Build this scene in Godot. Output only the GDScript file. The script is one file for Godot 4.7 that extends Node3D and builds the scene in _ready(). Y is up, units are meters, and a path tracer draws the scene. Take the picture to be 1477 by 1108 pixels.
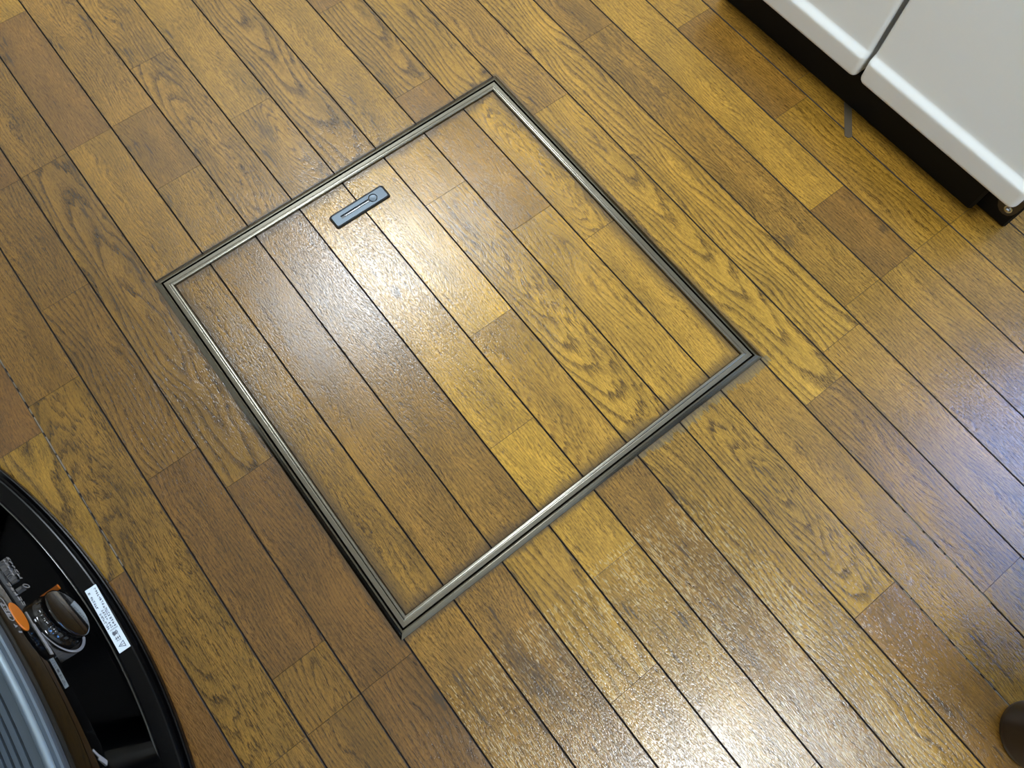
extends Node3D
# Kitchen floor with an underfloor hatch, seen from standing height.
# World: X runs across the boards, Z along them, Y up, metres. The corner of the hatch frame is the origin.

const PITCH := 0.0757          # width of one strip of flooring
const G0 := 0.0033             # where the groove of row 0 lies
const W := 0.613               # outer side of the hatch frame
const MMPX := 0.0008           # size of one texel of the boards
const TW := 2048
const RH := 190
const ATLAS_ROWS := 10
const ROW_FIRST := -5
const ROWS := 20

var planks := []               # [row, z0, z1, tone, redness, uc, period, ring, curl, pore, slope, vc]
var tab_warp: PackedByteArray
var tab_pore: PackedByteArray
var tab_curl: PackedByteArray
var tab_fine: PackedByteArray
var row_start := {}
var row_alb := []
var row_bmp := []
var M := {}

func _ready():
	setup_view()
	make_materials()
	list_planks()
	paint_boards()
	room()
	floor_boards()
	hatch_frame()
	hatch_lid()
	refrigerator()
	heater()
	stool()
	small_things()

# ------------------------------------------------------------------ camera, sky, light
func setup_view():
	var cam := Camera3D.new()
	cam.name = "camera"
	var right := Vector3(0.78962401, 0.01631372, 0.61337409)
	var up := Vector3(0.57191576, 0.34255698, -0.74536372)
	var back := Vector3(-0.22227523, 0.93935541, 0.26116115)
	cam.transform = Transform3D(Basis(right, up, back).orthonormalized(), Vector3(0.07707106, 0.99061432, 0.70715603))
	cam.fov = 53.04
	cam.near = 0.02
	cam.far = 60.0
	add_child(cam)
	cam.make_current()
	var we := WorldEnvironment.new()
	we.name = "surroundings"
	var env := Environment.new()
	env.background_mode = Environment.BG_SKY
	var sky := Sky.new()
	var sm := ProceduralSkyMaterial.new()
	sm.sky_top_color = Color(0.34, 0.60, 0.95)
	sm.sky_horizon_color = Color(0.50, 0.78, 1.0)
	sm.ground_horizon_color = Color(0.52, 0.66, 0.88)
	sm.ground_bottom_color = Color(0.40, 0.40, 0.40)
	sm.sky_energy_multiplier = 3.3
	sm.ground_energy_multiplier = 3.0
	sm.sun_angle_max = 0.0
	sky.sky_material = sm
	env.sky = sky
	env.tonemap_mode = Environment.TONE_MAPPER_LINEAR
	env.tonemap_exposure = 1.42
	env.sdfgi_enabled = true
	env.ssao_enabled = true
	env.ssil_enabled = true
	we.environment = env
	add_child(we)
	ceiling_lamp(Vector3(0.76, 2.7, -1.20), 3.1, "round white ceiling lamp near the refrigerator end of the room")
	ceiling_lamp(Vector3(0.48, 2.7, 1.66), 3.1, "round white ceiling lamp above the stool end of the room")

func ceiling_lamp(at: Vector3, energy: float, label: String):
	var t := thing("ceiling_lamp", label, "ceiling lamp", at, "ceiling lamps")
	var body := StandardMaterial3D.new()
	body.albedo_color = Color(0.85, 0.85, 0.83)
	body.roughness = 0.5
	var glow := StandardMaterial3D.new()
	glow.albedo_color = Color(0.9, 0.9, 0.9)
	glow.emission_enabled = true
	glow.emission = Color(0.95, 0.98, 1.0)
	glow.emission_energy_multiplier = 1.0
	lathe("housing", [[0.0, -0.001], [0.25, -0.001], [0.26, -0.02], [0.25, -0.05], [0.0, -0.05]], body, t, 40)
	lathe("diffuser", [[0.0, -0.0505], [0.235, -0.0505], [0.225, -0.075], [0.16, -0.092], [0.0, -0.098]], glow, t, 40)
	var l := AreaLight3D.new()
	l.name = "lamp_light"
	l.area_size = Vector2(0.42, 0.42)
	l.light_energy = energy
	l.light_color = Color(0.905, 0.955, 1.0)
	l.area_range = 9.0
	l.area_attenuation = 2.0
	l.shadow_enabled = true
	l.position = Vector3(0, -0.105, 0)
	l.rotation = Vector3(-PI / 2, 0, 0)
	t.add_child(l)

# ------------------------------------------------------------------ helpers
var names := {}
func numbered(n: String) -> String:
	if not names.has(n):
		names[n] = 0
		return n
	names[n] += 1
	return "%s_%03d" % [n, names[n]]

func thing(called: String, label: String, category: String, at := Vector3.ZERO, group := "") -> Node3D:
	var o := Node3D.new()
	o.name = numbered(called)
	o.position = at
	add_child(o)
	o.set_meta("label", label)
	o.set_meta("category", category)
	if group != "":
		o.set_meta("group", group)
	return o

func put(called: String, mesh: Mesh, mat: Material, parent: Node, label := "") -> MeshInstance3D:
	var o := MeshInstance3D.new()
	o.name = called if parent != self else numbered(called)
	o.mesh = mesh
	if mat:
		o.material_override = mat
	o.cast_shadow = GeometryInstance3D.SHADOW_CASTING_SETTING_ON
	if label != "":
		o.set_meta("label", label)
	parent.add_child(o, true)
	return o

func quad(st: SurfaceTool, a: Vector3, b: Vector3, c: Vector3, d: Vector3):
	# counter-clockwise seen from outside; written out clockwise as the engine wants
	for p in [a, c, b, a, d, c]:
		st.add_vertex(p)

func tri(st: SurfaceTool, a: Vector3, b: Vector3, c: Vector3):
	for p in [a, c, b]:
		st.add_vertex(p)

func begin(smooth := false) -> SurfaceTool:
	var st := SurfaceTool.new()
	st.begin(Mesh.PRIMITIVE_TRIANGLES)
	st.set_smooth_group(0 if smooth else -1)
	return st

func done(st: SurfaceTool) -> ArrayMesh:
	st.index()
	st.generate_normals()
	return st.commit()

func box(called: String, lo: Vector3, hi: Vector3, b: float, mat: Material, parent: Node, label := "") -> MeshInstance3D:
	var st := begin()
	bevel_box2(st, lo, hi, b)
	return put(called, done(st), mat, parent, label)

# bevelled box built from convex corner points, each face turned outwards by test
func bevel_box2(st: SurfaceTool, lo: Vector3, hi: Vector3, b: float):
	var c := (lo + hi) / 2.0
	var h := (hi - lo) / 2.0
	b = min(b, min(h.x, min(h.y, h.z)) * 0.98)
	var f := func(p: Vector3) -> Vector3: return c + p
	for i in 3:
		var j := (i + 1) % 3
		var k := (i + 2) % 3
		for s in [-1.0, 1.0]:
			var pts := []
			for uv in [[-1, -1], [1, -1], [1, 1], [-1, 1]]:
				var p := Vector3.ZERO
				p[i] = h[i] * s
				p[j] = (h[j] - b) * uv[0]
				p[k] = (h[k] - b) * uv[1]
				pts.append(f.call(p))
			face(st, pts, c)
		if b > 0.00001:
			for sj in [-1.0, 1.0]:
				for sk in [-1.0, 1.0]:
					var a := Vector3.ZERO
					var d := Vector3.ZERO
					a[j] = h[j] * sj
					a[k] = (h[k] - b) * sk
					d[j] = (h[j] - b) * sj
					d[k] = h[k] * sk
					var e := Vector3.ZERO
					e[i] = h[i] - b
					face(st, [f.call(a - e), f.call(a + e), f.call(d + e), f.call(d - e)], c)
	if b > 0.00001:
		for sx in [-1.0, 1.0]:
			for sy in [-1.0, 1.0]:
				for sz in [-1.0, 1.0]:
					face(st, [c + Vector3(h.x * sx, (h.y - b) * sy, (h.z - b) * sz), c + Vector3((h.x - b) * sx, h.y * sy, (h.z - b) * sz), c + Vector3((h.x - b) * sx, (h.y - b) * sy, h.z * sz)], c)

func face(st: SurfaceTool, pts: Array, inside: Vector3):
	var n: Vector3 = (pts[1] - pts[0]).cross(pts[2] - pts[0])
	if n.dot(pts[0] - inside) < 0:
		pts.reverse()
	if pts.size() == 4:
		quad(st, pts[0], pts[1], pts[2], pts[3])
	else:
		tri(st, pts[0], pts[1], pts[2])

# profile [[radius, height], ...] from the top or the bottom, turned about y
func lathe(called: String, prof: Array, mat: Material, parent: Node, n := 32, xf := Transform3D.IDENTITY, label := "") -> MeshInstance3D:
	var st := begin()
	lathe_into(st, prof, n, xf)
	return put(called, done(st), mat, parent, label)

func lathe_into(st: SurfaceTool, prof: Array, n: int, xf := Transform3D.IDENTITY):
	var area := 0.0
	for i in prof.size():
		var p = prof[i]
		var q = prof[(i + 1) % prof.size()]
		area += p[0] * q[1] - q[0] * p[1]
	var pr := prof.duplicate()
	if area < 0:
		pr.reverse()
	# now counter-clockwise in (r, y): outside lies to the right of the walk
	for k in n:
		var a0 := TAU * k / n
		var a1 := TAU * (k + 1) / n
		for i in pr.size() - 1:
			var p = pr[i]
			var q = pr[i + 1]
			var p0 := xf * Vector3(p[0] * cos(a0), p[1], -p[0] * sin(a0))
			var p1 := xf * Vector3(p[0] * cos(a1), p[1], -p[0] * sin(a1))
			var q0 := xf * Vector3(q[0] * cos(a0), q[1], -q[0] * sin(a0))
			var q1 := xf * Vector3(q[0] * cos(a1), q[1], -q[0] * sin(a1))
			if p[0] < 1e-6:
				tri(st, p0, q1, q0)
			elif q[0] < 1e-6:
				tri(st, p0, p1, q0)
			else:
				quad(st, p0, p1, q1, q0)

# ribbon of ink or metal: a flat stroke with a little thickness on a plane (o, u, v, n)
func stroke(st: SurfaceTool, pts: Array, width: float, o: Vector3, u: Vector3, v: Vector3, lift: float, closed := false):
	var n := u.cross(v).normalized()
	var m := pts.size()
	var last := m if closed else m - 1
	for i in last:
		var a: Vector2 = pts[i]
		var b: Vector2 = pts[(i + 1) % m]
		var d := (b - a)
		if d.length() < 1e-7:
			continue
		d = d.normalized()
		var s := Vector2(-d.y, d.x) * width / 2.0
		a -= d * width * 0.3
		b += d * width * 0.3
		var q := []
		for w in [a - s, b - s, b + s, a + s]:
			q.append(o + u * w.x + v * w.y + n * lift)
		quad(st, q[0], q[1], q[2], q[3])
		for k in 4:
			var e: Vector3 = q[k]
			var g: Vector3 = q[(k + 1) % 4]
			quad(st, e - n * lift * 0.9, g - n * lift * 0.9, g, e)

# a tube through points
func tube(st: SurfaceTool, pts: Array, r: float, n := 10):
	var rings := []
	for i in pts.size():
		var a: Vector3 = pts[max(i - 1, 0)]
		var b: Vector3 = pts[min(i + 1, pts.size() - 1)]
		var t := (b - a).normalized()
		var s := t.cross(Vector3.UP if abs(t.y) < 0.9 else Vector3.RIGHT).normalized()
		var w := s.cross(t)
		var ring := []
		for k in n:
			ring.append(pts[i] + s * r * cos(TAU * k / n) + w * r * sin(TAU * k / n))
		rings.append(ring)
	for i in rings.size() - 1:
		for k in n:
			face(st, [rings[i][k], rings[i][(k + 1) % n], rings[i + 1][(k + 1) % n], rings[i + 1][k]], (pts[i] + pts[i + 1]) / 2.0)
	for e in [0, rings.size() - 1]:
		var c: Vector3 = pts[e]
		var inside: Vector3 = pts[1] if e == 0 else pts[e - 1]
		for k in n:
			face(st, [c, rings[e][k], rings[e][(k + 1) % n]], inside)

func plain(c: Color, rough: float, metal := 0.0, spec := 0.5) -> StandardMaterial3D:
	var m := StandardMaterial3D.new()
	m.albedo_color = c
	m.roughness = rough
	m.metallic = metal
	m.metallic_specular = spec
	return m

func make_materials():
	M.groove = plain(Color(0.17, 0.135, 0.10), 0.6)
	M.subfloor = plain(Color(0.06, 0.05, 0.04), 0.9)
	M.wall = plain(Color(0.90, 0.89, 0.86), 0.85)
	M.ceiling = plain(Color(0.93, 0.93, 0.92), 0.9)
	M.steel = plain(Color(0.55, 0.53, 0.48), 0.24, 1.0)
	M.bronze = plain(Color(0.43, 0.41, 0.36), 0.22, 1.0)  # bronze, darkened further for the dim walls its sloped flange reflects
	M.enamel = plain(Color(0.92, 0.925, 0.91), 0.28)
	M.enamel.clearcoat_enabled = true
	M.enamel.clearcoat = 0.4
	M.enamel.clearcoat_roughness = 0.15
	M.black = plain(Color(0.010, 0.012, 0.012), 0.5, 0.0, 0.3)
	M.black_gloss = plain(Color(0.012, 0.012, 0.014), 0.10)
	M.bead = plain(Color(0.03, 0.03, 0.033), 0.13, 0.0, 0.9)
	M.black_panel = plain(Color(0.012, 0.011, 0.011), 0.035)
	M.black_tray = plain(Color(0.014, 0.014, 0.016), 0.24, 0.0, 0.3)
	M.deck = plain(Color(0.36, 0.40, 0.43), 0.38, 0.55)
	M.rim = plain(Color(0.60, 0.66, 0.70), 0.25, 0.7)
	M.dark = plain(Color(0.02, 0.025, 0.03), 0.5)
	M.ink = plain(Color(0.10, 0.11, 0.22), 0.7)
	M.print = plain(Color(0.58, 0.56, 0.54), 0.5)
	M.label = plain(Color(0.86, 0.89, 0.90), 0.5)
	M.orange = plain(Color(0.80, 0.42, 0.06), 0.35)
	M.chrome = plain(Color(0.75, 0.76, 0.78), 0.12, 1.0)
	M.zinc = plain(Color(0.25, 0.285, 0.31), 0.32, 0.55)
	M.zinc_dark = plain(Color(0.05, 0.06, 0.07), 0.35)
	M.walnut = plain(Color(0.11, 0.075, 0.05), 0.35)

# ------------------------------------------------------------------ the boards
# tone 0 dark .. 1 pale; red 0 yellow .. 1 brown; uc centre of the figure across the board (mm);
# period of the rings (mm), ring strength, curl (mm of wobble), pore strength, slope of the cathedral, vc its tip (m)
func P(row: int, z0: float, z1: float, tone: float, red: float, uc := 90.0, period := 5.0, ring := 0.5, curl := 3.0, pore := 0.6, slope := 0.05, vc := 0.0):
	planks.append([row, z0, z1, tone, red, uc, period, ring, curl, pore, slope, vc])

func list_planks():  # tones also carry the light falloff: left rows darker, centre and lid paler
	# behind and beside the heater
	P(-5, -0.9, 0.30, 0.12, 0.5)
	P(-5, 0.30, 0.9, 0.10, 0.5)
	P(-5, 0.9, 1.6, 0.15, 0.4)
	P(-4, -0.9, -0.20, 0.17, 0.4)
	P(-4, -0.20, 0.106, 0.04, 0.75, 80, 4, 0.3, 2, 0.5)
	P(-4, 0.106, 0.334, 0.39, 0.10, 12, 11, 0.9, 5, 0.45, 0.10, 0.0)
	P(-4, 0.334, 0.95, 0.04, 0.75, 120, 3, 0.25, 2, 0.45)
	P(-4, 0.95, 1.6, 0.20, 0.4)
	P(-3, -0.9, -0.277, 0.17, 0.4)
	P(-3, -0.277, 0.063, 0.13, 0.35, 80, 4.5, 0.4, 3, 0.6)
	P(-3, 0.063, 0.632, 0.22, 0.25, -25, 5.5, 0.8, 11, 0.6, 0.14, 0.42)
	P(-3, 0.632, 1.3, 0.18, 0.3, 20, 5, 0.7, 8, 0.5, 0.1, 0.7)
	P(-2, -0.9, -0.275, 0.04, 0.55, 90, 4, 0.4, 3, 0.5)
	P(-2, -0.275, -0.056, 0.17, 0.4, 60, 5, 0.55, 6, 0.6, 0.08, -0.1)
	P(-2, -0.056, 0.249, 0.13, 0.35, 70, 7, 0.75, 4, 0.5, 0.04, 0.2)
	P(-2, 0.249, 0.555, 0.06, 0.6, 110, 4.5, 0.55, 2.5, 0.6)
	P(-2, 0.555, 0.632, 0.17, 0.35, 10, 6, 0.7, 8, 0.5, 0.2, 0.6)
	P(-2, 0.632, 1.5, 0.12, 0.4, 60, 5, 0.6, 4, 0.5)
	P(-1, -0.9, -0.60, 0.27, 0.3)
	P(-1, -0.60, -0.276, 0.23, 0.35, 60, 5, 0.5, 4, 0.6, 0.06, -0.5)
	P(-1, -0.276, 0.320, 0.19, 0.25, 4, 8.5, 0.95, 6, 0.45, 0.10, 0.06)
	P(-1, 0.320, 0.632, 0.06, 0.6, 80, 4.5, 0.5, 3, 0.6)
	P(-1, 0.632, 1.5, 0.04, 0.55, 30, 6, 0.6, 6, 0.5, 0.1, 0.7)
	# rows that meet the hatch, part above
	P(0, -1.0, -0.57, 0.55, 0.25, 70, 5, 0.4, 3, 0.5)
	P(0, -0.57, -0.277, 0.19, 0.62, 100, 4, 0.25, 2, 0.5)
	P(0, -0.277, -0.001, 0.41, 0.38, 70, 5, 0.45, 4, 0.55)
	P(1, -1.0, -0.278, 0.43, 0.5, 20, 4, 0.55, 7, 0.65, 0.05, -0.4)
	P(1, -0.278, -0.136, 0.25, 0.5, 90, 4, 0.35, 3, 0.5)
	P(1, -0.136, -0.001, 0.43, 0.40, 90, 4.5, 0.5, 3, 0.7)
	P(2, -1.0, -0.36, 0.49, 0.4, 60, 6, 0.6, 4, 0.6, 0.08, -0.5)
	P(2, -0.36, -0.001, 0.45, 0.42, -8, 6, 0.8, 6, 0.6, 0.12, -0.12)
	P(3, -1.0, -0.180, 0.55, 0.32, 50, 4.2, 0.45, 4, 0.6, 0.05, -0.3)
	P(3, -0.180, -0.001, 0.51, 0.38, 18, 5, 0.75, 9, 0.5, 0.2, -0.1)
	P(4, -1.0, -0.001, 0.50, 0.38, 6, 7.5, 0.95, 5, 0.5, 0.09, -0.42)
	P(5, -1.0, -0.001, 0.61, 0.25, 80, 4.5, 0.5, 4, 0.7)
	P(6, -1.0, -0.277, 0.34, 0.6, 60, 5, 0.5, 3, 0.5)
	P(6, -0.277, -0.059, 0.50, 0.35, 20, 8, 0.95, 5, 0.5, 0.10, -0.25)
	P(6, -0.059, -0.001, 0.36, 0.65, 80, 5, 0.4, 3, 0.6)
	P(7, -1.0, -0.45, 0.50, 0.4)
	P(7, -0.45, -0.001, 0.64, 0.22, 5, 8, 0.9, 5, 0.45, 0.09, -0.09)
	# the lid
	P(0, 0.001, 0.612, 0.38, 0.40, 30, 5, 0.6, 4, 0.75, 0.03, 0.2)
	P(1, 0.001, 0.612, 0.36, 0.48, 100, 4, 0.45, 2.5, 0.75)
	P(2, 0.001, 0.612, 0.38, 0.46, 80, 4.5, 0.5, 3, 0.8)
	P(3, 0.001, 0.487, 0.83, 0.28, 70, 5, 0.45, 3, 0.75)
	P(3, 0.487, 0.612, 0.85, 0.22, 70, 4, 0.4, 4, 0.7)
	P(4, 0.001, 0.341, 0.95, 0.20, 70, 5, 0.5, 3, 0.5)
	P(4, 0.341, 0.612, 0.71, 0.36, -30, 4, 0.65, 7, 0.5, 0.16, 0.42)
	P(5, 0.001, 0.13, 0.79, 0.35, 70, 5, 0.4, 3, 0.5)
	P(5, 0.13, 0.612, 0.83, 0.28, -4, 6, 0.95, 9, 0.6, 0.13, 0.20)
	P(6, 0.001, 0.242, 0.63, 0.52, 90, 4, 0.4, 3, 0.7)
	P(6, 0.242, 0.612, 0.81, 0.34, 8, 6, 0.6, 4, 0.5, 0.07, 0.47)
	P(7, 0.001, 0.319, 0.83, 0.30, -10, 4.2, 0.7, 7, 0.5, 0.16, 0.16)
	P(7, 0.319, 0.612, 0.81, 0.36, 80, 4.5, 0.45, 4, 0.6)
	# rows below the hatch
	P(0, 0.613, 1.30, 0.38, 0.55, 90, 5, 0.45, 3, 0.75)
	P(1, 0.613, 1.40, 0.38, 0.55, 60, 4.5, 0.5, 3, 0.8, 0.05, 0.8)
	P(2, 0.613, 0.824, 0.60, 0.30, 20, 10, 0.7, 6, 0.5, 0.08, 0.6)
	P(2, 0.824, 1.50, 0.54, 0.40, 80, 4, 0.4, 3, 0.6)
	P(3, 0.613, 0.70, 0.68, 0.22, 80, 4.2, 0.4, 3, 0.6)
	P(3, 0.70, 1.02, 0.56, 0.38, 80, 4.2, 0.4, 3, 0.75)
	P(3, 1.02, 1.50, 0.58, 0.35, 0, 5, 0.9, 7, 0.5, 0.2, 1.0)
	P(4, 0.613, 1.50, 0.40, 0.55, 90, 4.5, 0.5, 3, 0.85)
	P(5, 0.613, 1.50, 0.60, 0.33, 110, 6, 0.9, 2, 0.65)
	P(6, 0.613, 0.936, 0.65, 0.22, -6, 5.5, 0.95, 9, 0.55, 0.16, 0.75)
	P(6, 0.936, 1.50, 0.31, 0.65, 90, 4, 0.3, 3, 0.5)
	P(7, 0.613, 1.50, 0.59, 0.42, 60, 4, 0.5, 6, 0.6, 0.05, 0.9)
	# rows to the right of the hatch
	P(8, -1.0, -0.28, 0.59, 0.35)
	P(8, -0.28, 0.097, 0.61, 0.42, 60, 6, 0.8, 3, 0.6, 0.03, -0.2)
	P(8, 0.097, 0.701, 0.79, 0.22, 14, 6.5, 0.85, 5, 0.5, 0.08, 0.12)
	P(8, 0.701, 1.014, 0.51, 0.48, 100, 6, 0.7, 2, 0.6)
	P(8, 1.014, 1.6, 0.59, 0.4)
	P(9, -1.0, -0.28, 0.64, 0.3)
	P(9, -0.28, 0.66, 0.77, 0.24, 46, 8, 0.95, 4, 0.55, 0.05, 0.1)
	P(9, 0.66, 1.4, 0.61, 0.42, 90, 4.5, 0.5, 4, 0.6)
	P(10, -0.9, 0.030, 0.44, 0.45, 20, 5, 0.5, 7, 0.6, 0.1, -0.05)
	P(10, 0.030, 0.629, 0.52, 0.34, 4, 5, 0.65, 6, 0.75, 0.04, 0.55)
	P(10, 0.629, 1.4, 0.55, 0.42, 80, 5, 0.5, 4, 0.6)
	P(11, -0.9, -0.1, 0.60, 0.3)
	P(11, -0.1, 0.486, 0.74, 0.18, 50, 5, 0.45, 5, 0.6, 0.05, 0.3)
	P(11, 0.486, 0.629, 0.32, 0.60, 90, 5, 0.5, 3, 0.6)
	P(11, 0.629, 1.4, 0.55, 0.42, 60, 5, 0.55, 4, 0.6)
	P(12, -0.9, 0.104, 0.66, 0.25, 60, 5, 0.5, 4, 0.5)
	P(12, 0.104, 0.333, 0.38, 0.58, 90, 5, 0.45, 3, 0.6)
	P(12, 0.333, 0.629, 0.55, 0.34, 60, 7, 0.6, 4, 0.6)
	P(12, 0.629, 1.3, 0.53, 0.44, 70, 5, 0.4, 4, 0.6)
	P(13, -0.9, 0.30, 0.42, 0.5, 80, 5, 0.4, 3, 0.6)
	P(13, 0.30, 0.630, 0.52, 0.40, 80, 5, 0.45, 4, 0.6)
	P(13, 0.630, 1.3, 0.53, 0.44, 90, 5, 0.4, 3, 0.6)
	P(14, -0.9, 0.630, 0.50, 0.44)
	P(14, 0.630, 1.3, 0.49, 0.46, 70, 5, 0.5, 3, 0.6)
	P(15, -0.9, 0.630, 0.50, 0.4)
	P(15, 0.630, 1.3, 0.53, 0.4)

func row_x(row: int) -> float:
	return G0 + PITCH * row

func z_low(row: int) -> float:
	# the first point of a row inside the frame of the photograph, less a margin
	var x := row_x(row) + PITCH / 2.0
	var z: float = -0.617 + 0.75 * (x - 0.055) if x > 0.055 else -0.617 + 2.13 * (0.055 - x)
	return z - 0.11

func noise_bytes(w: int, h: int, sw: int, freq: float, seed_: int, oct: int) -> PackedByteArray:
	var n := FastNoiseLite.new()
	n.noise_type = FastNoiseLite.TYPE_SIMPLEX
	n.seed = seed_
	n.frequency = freq
	n.fractal_type = FastNoiseLite.FRACTAL_FBM if oct > 1 else FastNoiseLite.FRACTAL_NONE
	n.fractal_octaves = oct
	var im := n.get_seamless_image(sw, h, false, false, 0.15)
	im.convert(Image.FORMAT_L8)
	if sw != w:
		im.resize(w, h, Image.INTERPOLATE_CUBIC)
	return im.get_data()

func paint_boards():
	tab_warp = noise_bytes(1024, 512, 512, 0.012, 11, 2)      # slow wander, drawn out along the grain
	tab_curl = noise_bytes(1024, 512, 230, 0.045, 23, 2)      # curls of about a centimetre
	tab_pore = noise_bytes(1024, 512, 90, 0.46, 37, 2)       # fine streaks
	tab_fine = noise_bytes(1024, 512, 260, 0.55, 41, 1)       # short dashes
	row_alb.resize(ROWS)
	row_bmp.resize(ROWS)
	for k in ROWS:
		row_start[ROW_FIRST + k] = z_low(ROW_FIRST + k)
		row_alb[k] = PackedByteArray()
		row_bmp[k] = PackedByteArray()
	var job := WorkerThreadPool.add_group_task(paint_row, ROWS, -1, true)
	WorkerThreadPool.wait_for_group_task_completion(job)
	M.board = []
	for part in 2:
		var a := PackedByteArray()
		var b := PackedByteArray()
		for k in ATLAS_ROWS:
			a.append_array(row_alb[part * ATLAS_ROWS + k])
			b.append_array(row_bmp[part * ATLAS_ROWS + k])
		var h := ATLAS_ROWS * RH
		var alb := Image.create_from_data(TW, h, false, Image.FORMAT_RGB8, a)
		var bmp := Image.create_from_data(TW, h, false, Image.FORMAT_L8, b)
		bmp.convert(Image.FORMAT_RGBA8)
		bmp.bump_map_to_normal_map(2.2)
		var m := StandardMaterial3D.new()
		m.albedo_texture = ImageTexture.create_from_image(alb)
		m.normal_enabled = true
		m.normal_texture = ImageTexture.create_from_image(bmp)
		m.normal_scale = 0.42
		m.roughness = 0.225
		m.metallic_specular = 0.57
		M.board.append(m)

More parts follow.
